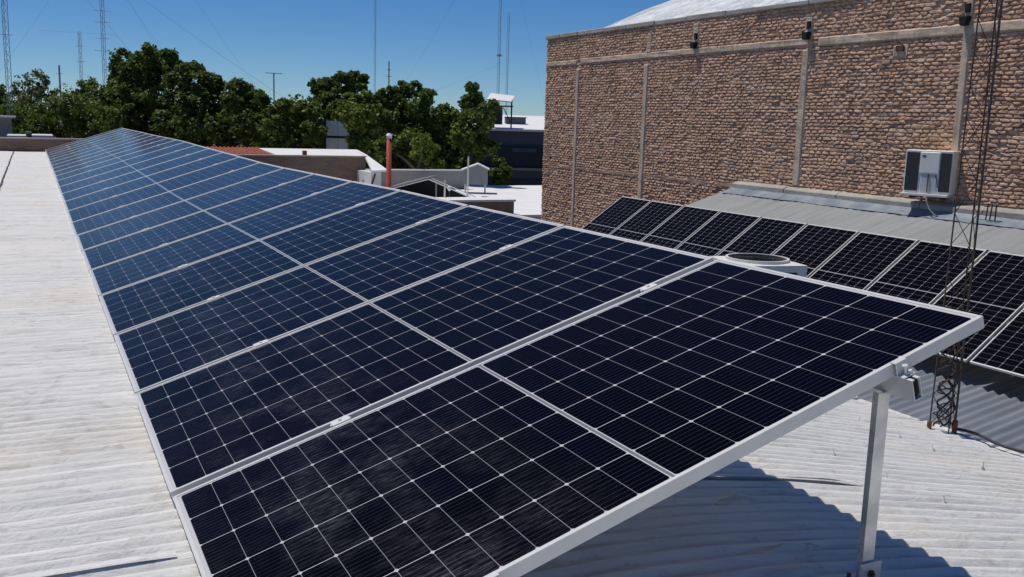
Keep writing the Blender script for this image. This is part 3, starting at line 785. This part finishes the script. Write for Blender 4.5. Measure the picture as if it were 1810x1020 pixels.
# ------------------------------------------------------------------ house with white roof and red tiles
hs = thing('brick_house', 'low house with grey-brown gable wall, white sheet roof and a patch of red tiles', 'house', (8, 36, GZ))
def rel(o, pts): return [(x-o[0], y-o[1], z-o[2]) for x, y, z in pts]
O = (8, 36, GZ)
w = MB(); w.box(-4.6, 3.62, -.15, .1, 0, -.40-GZ); w.build('wall', M['brick_far'], hs)
w = MB(); w.box(-4.65, 3.66, -.2, .12, -.40-GZ, -.35-GZ); w.build('coping', M['coping'], hs, .01)
w = MB(); w.slab(rel(O, [(8.15, 36.15, -.36), (11.66, 36.15, -.36), (12.0, 38.3, -.18), (7.9, 38.3, -.18)]), .08); w.build('roof', M['white_roof_far'], hs)
w = MB(); w.slab(rel(O, [(11.67, 36.2, -.30), (11.76, 36.2, -.30), (11.9, 33.9, -.80), (11.26, 33.9, -.82)]), .07)
w.slab(rel(O, [(11.68, 38.3, -.19), (12.05, 38.3, -.19), (11.77, 36.21, -.30), (11.67, 36.21, -.30)]), .07); w.build('side_roof', M['white_roof_far'], hs)
w = MB(); w.slab(rel(O, [(4.6, 36.15, -.38), (8.1, 36.15, -.38), (7.85, 38.3, -.20), (4.6, 38.3, -.20)]), .06); tl = w.build('tiled_roof', M['red_tile'], hs)
w = MB()
x = 4.65
while x < 8.0:
    w.tube([(x-8, .16, -.375-GZ), (x-8-.02, 2.28, -.19-GZ)], .055, 6); x += .16
w.build('ridge_tiles', M['red_tile'], tl)
w = MB(); w.box(3.26, 3.66, -2.0, -.2, 0, -.90-GZ); w.build('side_wall', M['white_wall'], hs)
w = MB(); w.tube([(3.42, -2.04, -.95-GZ), (3.28, -2.04, -1.35-GZ)], .03, 6); w.build('drain_pipe', M['dark_steel'], hs)
w = MB(); w.box(1.15, 1.30, .0, .15, -.36-GZ, -.18-GZ); w.build('chimney', M['red_tile'], hs)

fl = thing('flue_pipe', 'tall rust-red flue pipe with pale rain cap beside the white-roofed house', 'flue', (10.9, 30.9, GZ))
w = MB(); w.tube([(0, 0, 0), (0, 0, .50-GZ)], .088, 16); w.build('pipe', M['flue'], fl, smooth=True)
w = MB(); w.tube([(0, 0, .46-GZ), (0, 0, .56-GZ)], .098, 16); w.tube([(0, 0, .56-GZ), (0, 0, .64-GZ)], .12, 16, .05); w.build('cap', M['white_metal'], fl)

# ------------------------------------------------------------------ flat white roof with parapet, poles and bits
fb_ = thing('flat_roof_building', 'white flat-roofed building with low dark brick parapet left of the tall brick wall', 'building', (14, 32, GZ))
w = MB(); w.box(-5.4, 12, -4.5, 9.5, 0, -2.0-GZ); w.build('body', M['white_wall'], fb_)
w = MB(); w.box(-5.5, 12.1, -4.6, 9.6, -2.0-GZ, -1.93-GZ); w.build('roof_slab', M['white_roof_far'], fb_)
w = MB(); w.box(-4.6, .09, -4.3, -4.1, -1.93-GZ, -1.50-GZ); w.box(.09, .26, -4.3, -2.0, -1.93-GZ, -1.50-GZ); w.build('parapet', M['brick_far'], fb_)
w = MB(); w.box(-4.65, .30, -4.36, -3.2, -1.50-GZ, -1.43-GZ); w.build('parapet_cap', M['white_roof_far'], fb_)
for k, (x, y, h, lab) in enumerate([(12.05, 28.5, 1.10, 'thick white pole standing nearest the gable canopy'), (14.2, 31.5, 1.75, 'tall white pole in front of the grey gabled cabinet'), (19.3, 34.0, 1.55, 'thin white pole standing alone at the right of the flat roof'), (10.0, 31.0, .9, 'short white pole beside the flue pipe')]):
    pl = thing('roof_pole', lab, 'pole', (x, y, -1.93), 'white poles on the flat roof')
    w = MB(); w.tube([(0, 0, 0), (0, 0, h)], .032 if k == 0 else .03, 8); w.build('tube', M['white_metal'], pl)
    w = MB(); w.tube([(0, 0, h), (0, 0, h+.04)], .042 if k == 0 else .04, 8); w.build('cap', M['grey_metal'], pl)
bx = thing('roof_vent_box', 'small dark vent box standing on the white flat roof', 'vent box', (21.4, 36.5, -1.93))
w = MB(); w.box(-.35, .35, -.3, .3, 0, .42); w.build('body', M['slate_wall'], bx, .02); w = MB(); w.box(-.4, .4, -.35, .35, .42, .48); w.build('lid', M['grey_metal'], bx)
bx = thing('roof_vent_box', 'small white vent box near the brick wall edge on the flat roof', 'vent box', (23.6, 37.0, -1.93))
w = MB(); w.box(-.4, .4, -.3, .3, 0, .34); w.build('body', M['white_wall'], bx, .02); w = MB(); w.box(-.45, .45, -.35, .35, .34, .40); w.build('lid', M['white_roof_far'], bx)
for x, y, lab in [(17.2, 27.6, 'small bent vent pipe low on the white flat roof'), (19.0, 30.5, 'grey bent vent pipe further back on the white flat roof')]:
    vp = tag(MB().tube([(0, 0, 0), (0, 0, .28), (.06, 0, .34), (.16, 0, .34)], .025, 6).build('vent_pipe', M['dark_steel']), lab, 'vent pipe', 'bent vent pipes on the flat roof'); vp.location = (x, y, -1.93)

# grey gabled cabinet on legs
HS = 0.86
hu = thing('gabled_cabinet', 'grey metal cabinet with small gable roof raised on legs above the flat roof', 'cabinet', (16.95, 37.0, -1.93), rz=rad(-24))
w = MB(); w.prism([(-.62, .40), (.62, .40), (.62, 1.12), (.12, 1.33), (-.62, 1.06)], 'y', -.55, .55); w.build('body', M['grey_metal'], hu)
w = MB(); w.slab([(-.72, -.62, 1.06), (.12, -.62, 1.36), (.12, .62, 1.36), (-.72, .62, 1.06)], .05); w.slab([(.121, -.62, 1.36), (.70, -.62, 1.12), (.70, .62, 1.12), (.121, .62, 1.36)], .05); w.build('roof', M['white_roof_far'], hu)
for sx_ in (-.5, .5):
    for sy_ in (-.45, .45):
        w = MB(); w.tube([(sx_, sy_, 0), (sx_, sy_, .40)], .04, 6); w.build('leg', M['white_metal'], hu)
hu.scale = (HS, HS, 0.95)

# open gable canopy
gc = thing('gable_canopy', 'open shed with shallow pale gable roof and dark interior behind the long row', 'shed', (13.45, 33.6, GZ), rz=rad(-22))
B = -GZ
w = MB(); w.slab([(-1.75, -.3, -1.52+B), (0, -.3, -1.03+B), (.35, 1.9, -1.03+B), (-1.1, 3.6, -1.50+B)], .05); w.build('roof', M['grey_metal'], gc)
w = MB(); w.prism([(-1.6, 0), (1.6, 0), (1.6, -1.80+B), (0, -1.12+B), (-1.6, -1.58+B)], 'y', .5, .6); w.build('interior_shade_panel', M['dark'], gc)  # near-black sheet stands in for the shade inside the shed
w = MB(); w.tube([(-1.75, -.28, -1.60+B), (0, -.28, -1.11+B), (1.75, -.28, -1.82+B)], .025, 6); w.tube([(.1, .4, -1.11+B), (1.85, .4, -1.80+B)], .025, 6); w.build('rafter', M['white_metal'], gc)
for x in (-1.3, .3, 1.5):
    w = MB(); w.tube([(x, -.2, 0), (x, -.2, -1.74+B+.62*(1-abs(x)/1.75))], .03, 6); w.build('post', M['grey_metal'], gc)
w = MB(); w.tube([(-1.7, -.34, -1.90+B), (2.2, -.34, -1.90+B)], .02, 6); w.build('tie_bar', M['white_metal'], gc)
bw = thing('boundary_wall', 'pale grey boundary wall behind the gable canopy under the trees', 'wall', (15.2, 39.3, GZ))
w = MB(); w.box(-2.6, 2.3, -.1, .1, 0, -1.10+B); w.build('wall', M['grey_wall'], bw); w = MB(); w.box(-2.65, 2.35, -.14, .14, -1.10+B, -1.05+B); w.build('coping', M['white_roof_far'], bw)
lampo = thing('globe_lamp', 'small white globe lamp on a short pole in front of the dark canopy', 'lamp', (13.5, 31.6, -1.93))
w = MB(); w.tube([(0, 0, 0), (0, 0, .52)], .02, 6); w.build('pole', M['dark_steel'], lampo)
w = MB(); w.tube([(0, 0, .50), (0, 0, .54), (0, 0, .60), (0, 0, .66), (0, 0, .68)], .03, 10); w.v = [(x*(1+2.2*max(0, 1-abs(z-.6)/.09)) if z > .49 else x, y*(1+2.2*max(0, 1-abs(z-.6)/.09)) if z > .49 else y, z) for x, y, z in w.v]; w.build('globe', M['white_metal'], lampo, smooth=True)

# ------------------------------------------------------------------ dark slate building with white roof and tank shelter
dg = thing('slate_building', 'large dark slate-blue building with a low white roof behind the trees', 'building', (30, 56, GZ), rz=rad(-18))
w = MB(); w.box(-7, 9, 0, 14, 0, .70-GZ); w.build('wall', M['slate_wall'], dg)
w = MB(); w.slab([(-7.3, -.35, .74-GZ), (9.3, -.35, .74-GZ), (9.3, 14, 1.75-GZ), (-7.3, 14, 1.75-GZ)], .14); w.build('roof', M['white_roof_far'], dg)
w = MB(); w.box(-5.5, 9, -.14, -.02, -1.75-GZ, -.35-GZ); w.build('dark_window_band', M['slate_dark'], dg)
w = MB(); w.box(-5.0, 9, -.4, -.0, -1.95-GZ, -1.80-GZ); w.build('canopy_ledge', M['grey_metal'], dg)
w = MB(); w.box(-1.8, -.2, -.2, -.14, -.75-GZ, -.50-GZ); w.box(.2, 1.4, -.2, -.14, -.75-GZ, -.50-GZ); w.build('window_frame', M['slate_wall'], dg)
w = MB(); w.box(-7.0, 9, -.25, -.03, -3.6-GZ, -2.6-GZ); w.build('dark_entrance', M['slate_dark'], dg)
tk = thing('water_tank_shelter', 'black water tank on a stand under a tilted white sheet roof', 'water tank', (27.7, 57.1, 1.0), rz=rad(-25))
w = MB(); w.slab([(-1.0, -.8, 1.62), (.62, -.8, 1.50), (.86, .8, 1.92), (-.75, .8, 2.06)], .06); w.build('roof', M['white_roof_far'], tk)
w = MB(); w.tube([(-.35, 0, 0), (-.35, 0, 1.15)], .42, 14); w.build('tank', M['slate_dark'], tk)
w = MB(); w.box(-.85, .75, -.5, .5, 1.16, 1.24); w.build('deck', M['dark_steel'], tk)
for x in (-.75, .65):
    for y in (-.45, .45):
        w = MB(); w.tube([(x, y, -.4), (x, y, 1.62)], .045, 6); w.build('leg', M['dark_steel'], tk)
w = MB(); w.tube([(.1, -.46, 1.1), (.65, -.46, .1)], .03, 6); w.build('brace', M['dark_steel'], tk)
rb = thing('roof_equipment_box', 'flat dark equipment box on the slate building white roof', 'equipment box', (30.4, 60.5, 1.05), rz=rad(-18))
w = MB(); w.box(-.7, .7, -.4, .4, 0, .45); w.build('body', M['slate_wall'], rb, .02); w = MB(); w.box(-.75, .75, -.45, .45, .45, .50); w.build('lid', M['slate_dark'], rb)

# pale sheet panels on a dark frame behind the white roof
hd = thing('sheet_metal_screen', 'pale grey sheet screen in a dark frame between the trees', 'screen', (14.15, 48.6, GZ), rz=rad(-24))
for z0, z1 in ((-.75, .06), (.18, .95)):
    for k in range(2):
        w = MB(); w.box(-.60+k*.62, -.0+k*.62, 0, .05, z0-GZ, z1-GZ); w.build('sheet', M['hoard'], hd)
w = MB(); w.box(-.72, .70, -.03, .09, .06-GZ, .18-GZ); w.box(-.72, -.61, -.03, .09, -1.5-GZ, .95-GZ); w.box(.64, .72, -.03, .09, 0, .95-GZ); w.box(-.72, -.62, -.02, .08, 0, -1.5-GZ); w.build('frame', M['slate_dark'], hd)

# ------------------------------------------------------------------ masts
def mast(name, label, x, y, h, wd, mat, z0=GZ, wires=(), arms=(), group='radio masts behind the trees', solid=False):
    o = thing(name, label, 'mast', (x, y, z0), group)
    H = h - z0
    if solid:
        w = MB(); w.tube([(0, 0, 0), (0, 0, H)], wd/2, 6); w.build('pole', mat, o)
    else:
        a = [(wd/1.732*math.cos(q), wd/1.732*math.sin(q)) for q in (.4, 2.49, 4.59)]
        for q in a:
            w = MB(); w.tube([(q[0], q[1], 0), (q[0], q[1], H)], wd*.055, 6); w.build('leg', mat, o)
        w = MB(); z = 0; k = 0
        while z + wd*1.6 < H:
            for i in range(3):
                p, q = a[i], a[(i+1) % 3]
                if k % 2: p, q = q, p
                w.tube([(p[0], p[1], z), (q[0], q[1], z+wd*1.6)], wd*.032, 4)
            z += wd*1.6; k += 1
        w.build('bracing', mat, o)
    for (z, l, th) in arms:
        w = MB(); w.tube([(-l, 0, z-z0), (l, 0, z-z0)], th, 5); w.build('antenna_arm', mat, o)
    for (za, bx_, by_, bz_) in wires:
        p, q = Vector((0, 0, za-z0)), Vector((bx_-x, by_-y, bz_-z0)); pts = []
        for i in range(13):
            f_ = i/12; c = p.lerp(q, f_); c.z -= 0.02*(p-q).length*4*f_*(1-f_); pts.append(c)
        w = MB(); w.tube(pts, .0045, 4); w.build('guy_wire', M['wire'], o)
    return o
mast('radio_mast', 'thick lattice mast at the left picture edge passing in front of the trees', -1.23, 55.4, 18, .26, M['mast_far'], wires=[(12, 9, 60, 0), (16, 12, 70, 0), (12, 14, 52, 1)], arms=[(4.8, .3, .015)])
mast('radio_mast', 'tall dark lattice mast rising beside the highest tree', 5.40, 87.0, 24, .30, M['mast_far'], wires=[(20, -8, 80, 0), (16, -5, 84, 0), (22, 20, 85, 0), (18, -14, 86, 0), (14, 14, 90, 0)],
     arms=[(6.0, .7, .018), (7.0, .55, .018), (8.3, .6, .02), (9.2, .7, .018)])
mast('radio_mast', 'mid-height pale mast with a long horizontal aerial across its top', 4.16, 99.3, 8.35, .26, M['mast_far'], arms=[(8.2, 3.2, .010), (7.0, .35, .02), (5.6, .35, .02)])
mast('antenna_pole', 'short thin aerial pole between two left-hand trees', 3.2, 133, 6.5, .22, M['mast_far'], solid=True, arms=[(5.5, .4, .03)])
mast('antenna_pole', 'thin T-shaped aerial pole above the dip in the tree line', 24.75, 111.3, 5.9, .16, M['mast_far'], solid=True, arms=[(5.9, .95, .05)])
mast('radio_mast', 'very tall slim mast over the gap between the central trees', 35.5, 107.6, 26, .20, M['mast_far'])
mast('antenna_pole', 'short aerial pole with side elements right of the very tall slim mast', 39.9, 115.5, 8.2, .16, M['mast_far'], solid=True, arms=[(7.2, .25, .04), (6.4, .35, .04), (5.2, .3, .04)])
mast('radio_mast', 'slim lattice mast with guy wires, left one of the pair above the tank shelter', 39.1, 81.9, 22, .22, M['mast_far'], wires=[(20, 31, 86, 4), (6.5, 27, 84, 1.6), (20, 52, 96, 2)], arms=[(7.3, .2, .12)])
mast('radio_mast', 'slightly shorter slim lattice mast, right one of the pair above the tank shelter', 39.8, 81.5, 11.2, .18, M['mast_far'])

# ------------------------------------------------------------------ trees
def foliage(name, lobes, n_clump, n_leaf, size, mat, parent, seed, tone_bias=0.0):
    r = np.random.default_rng(seed); P, S_, Tn, Nn = [], [], [], []
    for (cx, cy, cz, rr, fz) in lobes:
        d = r.normal(size=(n_clump, 3)); d /= np.linalg.norm(d, axis=1, keepdims=True)
        rad_ = rr*(0.45+0.62*r.random((n_clump, 1))**.55)
        cc = d*rad_*np.array([1, 1, fz]) + np.array([cx, cy, cz])
        ct = r.random(n_clump)
        for c, dd, tt in zip(cc, d, ct):
            m = max(4, int(n_leaf*(.5+r.random())))
            p = c + r.normal(size=(m, 3))*rr*np.array([.15, .15, .12])
            P.append(p); Tn.append(np.clip(tt*.6+.4*r.random(m)+tone_bias, 0, 1)); Nn.append(np.tile(dd, (m, 1))*.7+np.array([0, 0, .5]))
    P, Tn, Nn = np.concatenate(P), np.concatenate(Tn), np.concatenate(Nn)
    n = len(P); nr = Nn + r.normal(size=(n, 3))*.75; nr /= np.linalg.norm(nr, axis=1, keepdims=True)
    a = np.cross(nr, r.normal(size=(n, 3))); a /= np.linalg.norm(a, axis=1, keepdims=True); b = np.cross(nr, a)
    s = (size*(.55+.9*r.random((n, 1))))
    V = np.stack([P-a*s*.5-b*s*.15, P+b*s*-.42+a*s*.1, P+a*s*.55+b*s*.1, P+b*s*.42-a*s*.05], 1).reshape(-1, 3)
    q = np.arange(n*4).reshape(-1, 4)
    np_mesh(name, V, q, mat, parent, False, ('tone', 'FLOAT', 'FACE', Tn))
def trunk(parent, h, r0, lobes, seed):
    rr = random.Random(seed); w = MB()
    pts = [(0, 0, 0), (rr.uniform(-.1, .1), 0, h*.5), (rr.uniform(-.2, .2), rr.uniform(-.2, .2), h)]
    w.tube(pts, r0, 8, r0*.6); top = pts[-1]
    for (cx, cy, cz, lr, _) in lobes[:7]:
        mid = ((top[0]+cx)/2+rr.uniform(-.2, .2), (top[1]+cy)/2, (top[2]*.55+cz*.45))
        w.tube([top, mid, (cx, cy, cz)], r0*.32, 6, r0*.08)
    w.build('trunk', M['trunk'], parent)
F_ = 1713.2444; CAM = np.array([-0.323, -1.7431, 1.1101]); RR = np.array([r2, u2, fw])
def place(px, py, D):
    """photo column and row at real distance D -> world point (trees only differ in distance and height)"""
    d = np.array([(px-905)/F_, -(py-510)/F_, 1.0]) @ RR
    return CAM + d*D
def tree(name, label, D, spots, leaf, mat, seed, ncl=20, nlf=26, fill=True, cat='tree', group='trees beyond the roofs', flat=.85):
    """spots: crown lobes (column, row, radius in photo pixels) measured at distance D"""
    rr = random.Random(seed); k = D/F_
    c0 = place(sum(s[0] for s in spots)/len(spots), 230, D)
    o = thing(name, label, cat, (c0[0], c0[1], GZ), group)
    lobes = []
    for (px, py, pr) in spots:
        q = place(px, py, D + rr.uniform(-1.2, 1.2)); R_ = pr*k
        lobes.append((q[0]-c0[0], q[1]-c0[1]+rr.uniform(-.4, .4), q[2]-GZ, R_, flat))
    foliage('crown', lobes, int(ncl*1.35), int(nlf*1.5), leaf*.80, M[mat], o, seed)
    base = min(l[2] for l in lobes)
    trunk(o, max(1.2, base-.3), .16+.012*D/6, sorted(lobes, key=lambda l: l[2]), seed)
    return o
G1 = 'trees beyond the roofs'
tree('broadleaf_tree', 'loose olive-green tree beside the thick mast at far left', 58, [(58, 145, 24), (38, 160, 20), (80, 160, 20), (60, 172, 26), (88, 185, 16), (45, 195, 24)], .20, 'leaf_o', 101, 16, 15)
tree('broadleaf_tree', 'dark tree cut by the left picture edge', 56, [(-6, 165, 22), (4, 190, 22), (-4, 215, 24), (20, 215, 22)], .20, 'leaf', 102, 20, 24)
tree('sparse_tree', 'thin wispy tree top showing sky through it, left of the tall dark mast', 75, [(118, 160, 16), (108, 175, 14), (128, 178, 14)], .16, 'leaf_o', 103, 10, 7)
tree('broad_shrub', 'dark bushy shrub mass low behind the brick parapet', 50, [(20, 200, 26), (60, 205, 30), (95, 195, 30), (150, 205, 28), (185, 215, 28), (130, 190, 30), (70, 230, 26), (110, 222, 32), (145, 222, 30), (35, 225, 22)], .18, 'leaf', 104, 24, 24)
tree('broadleaf_tree', 'rounded mid-green tree at the foot of the tall dark mast', 57, [(162, 160, 22), (150, 178, 20), (176, 175, 22), (160, 200, 26), (180, 210, 26)], .20, 'leaf', 105, 22, 26)
tree('broadleaf_tree', 'highest tree with a square dense crown, at left centre', 54, [(222, 108, 24), (258, 102, 24), (286, 108, 24), (212, 130, 20), (240, 130, 30), (275, 132, 30), (300, 122, 14), (205, 165, 26), (235, 168, 34), (270, 170, 34), (215, 205, 30), (255, 210, 34), (205, 235, 24)], .22, 'leaf', 106, 26, 28)
tree('broadleaf_tree', 'wide dark tree sloping down on the right shoulder of the highest tree', 52, [(325, 125, 18), (345, 122, 16), (312, 145, 22), (345, 148, 26), (372, 150, 20), (385, 140, 7), (310, 180, 28), (345, 185, 32), (380, 180, 26), (300, 220, 28), (340, 222, 32), (375, 225, 32)], .21, 'leaf', 107, 26, 28)
tree('broadleaf_tree', 'dark tree with two rounded tops before the dip in the tree line', 51, [(420, 156, 18), (440, 165, 16), (455, 178, 18), (410, 178, 18), (430, 190, 28), (462, 200, 18), (405, 215, 28), (440, 225, 32), (465, 232, 22), (400, 245, 20)], .20, 'leaf', 108, 26, 28)
tree('broadleaf_tree', 'lower yellow-green tree with pointed tops in the dip', 49, [(500, 186, 12), (530, 190, 12), (490, 200, 16), (512, 205, 20), (540, 205, 18), (555, 200, 14), (490, 228, 24), (520, 232, 26), (550, 232, 22), (500, 250, 18), (540, 252, 16)], .19, 'leaf_y', 109, 24, 26)
tree('broadleaf_tree', 'tree with a leaning open top left of the very tall slim mast', 53, [(565, 152, 16), (585, 148, 14), (604, 136, 11), (622, 140, 14), (640, 140, 10), (642, 155, 8), (566, 175, 20), (590, 172, 20), (580, 188, 20), (615, 160, 12), (602, 190, 14)], .20, 'leaf', 110, 24, 26)
tree('broadleaf_tree', 'bushy yellow-green tree below the very tall slim mast', 48, [(622, 180, 20), (648, 178, 18), (610, 200, 18), (632, 208, 26), (656, 205, 22), (636, 235, 24), (656, 238, 24), (632, 255, 16)], .19, 'leaf_y', 111, 26, 26)
tree('broadleaf_tree', 'round-topped tree directly right of the very tall slim mast', 50, [(690, 170, 18), (715, 160, 16), (738, 158, 14), (752, 172, 14), (672, 176, 12), (700, 190, 26), (735, 192, 26), (680, 215, 24), (715, 222, 30), (748, 218, 24), (690, 250, 26), (730, 255, 28), (745, 280, 22), (715, 285, 22), (700, 295, 22)], .20, 'leaf', 112, 26, 28)
tree('broadleaf_tree', 'lower dark tree filling the gap left of the pointed tree', 49, [(785, 200, 16), (770, 215, 18), (795, 220, 20), (780, 245, 26), (770, 275, 24), (795, 270, 26), (778, 300, 20)], .19, 'leaf', 113, 26, 26)
tree('broadleaf_tree', 'pointed tall tree in front of the slate building and its tank shelter', 47, [(830, 156, 10), (838, 172, 12), (822, 182, 14), (845, 190, 18), (865, 190, 13), (812, 205, 20), (840, 215, 26), (866, 212, 14), (820, 240, 26), (845, 245, 22), (862, 262, 15), (835, 275, 22), (820, 290, 18)], .19, 'leaf', 114, 26, 26)
tree('broadleaf_tree', 'bright yellow-green bush low between flue pipe and gabled cabinet', 44, [(676, 258, 14), (742, 250, 16), (760, 262, 14), (772, 290, 14), (748, 272, 16)], .17, 'leaf_y', 115, 22, 24)
tree('broad_shrub', 'dark climbing shrub against the slate building wall', 49, [(882, 284, 9), (888, 298, 11), (878, 306, 10), (895, 312, 9), (880, 318, 9)], .16, 'leaf', 116, 22, 18)
tree('broad_shrub', 'dark hedge-like shrub mass under the trees behind the house', 56, [(x, y, 34) for x in range(200, 640, 36) for y in (205, 236, 262)], .22, 'leaf', 117, 20, 22)
tree('broad_shrub', 'dark undergrowth behind flue pipe and gable canopy', 55, [(x, y, 26) for x in range(660, 860, 34) for y in (270, 300, 322)], .22, 'leaf', 118, 20, 22)
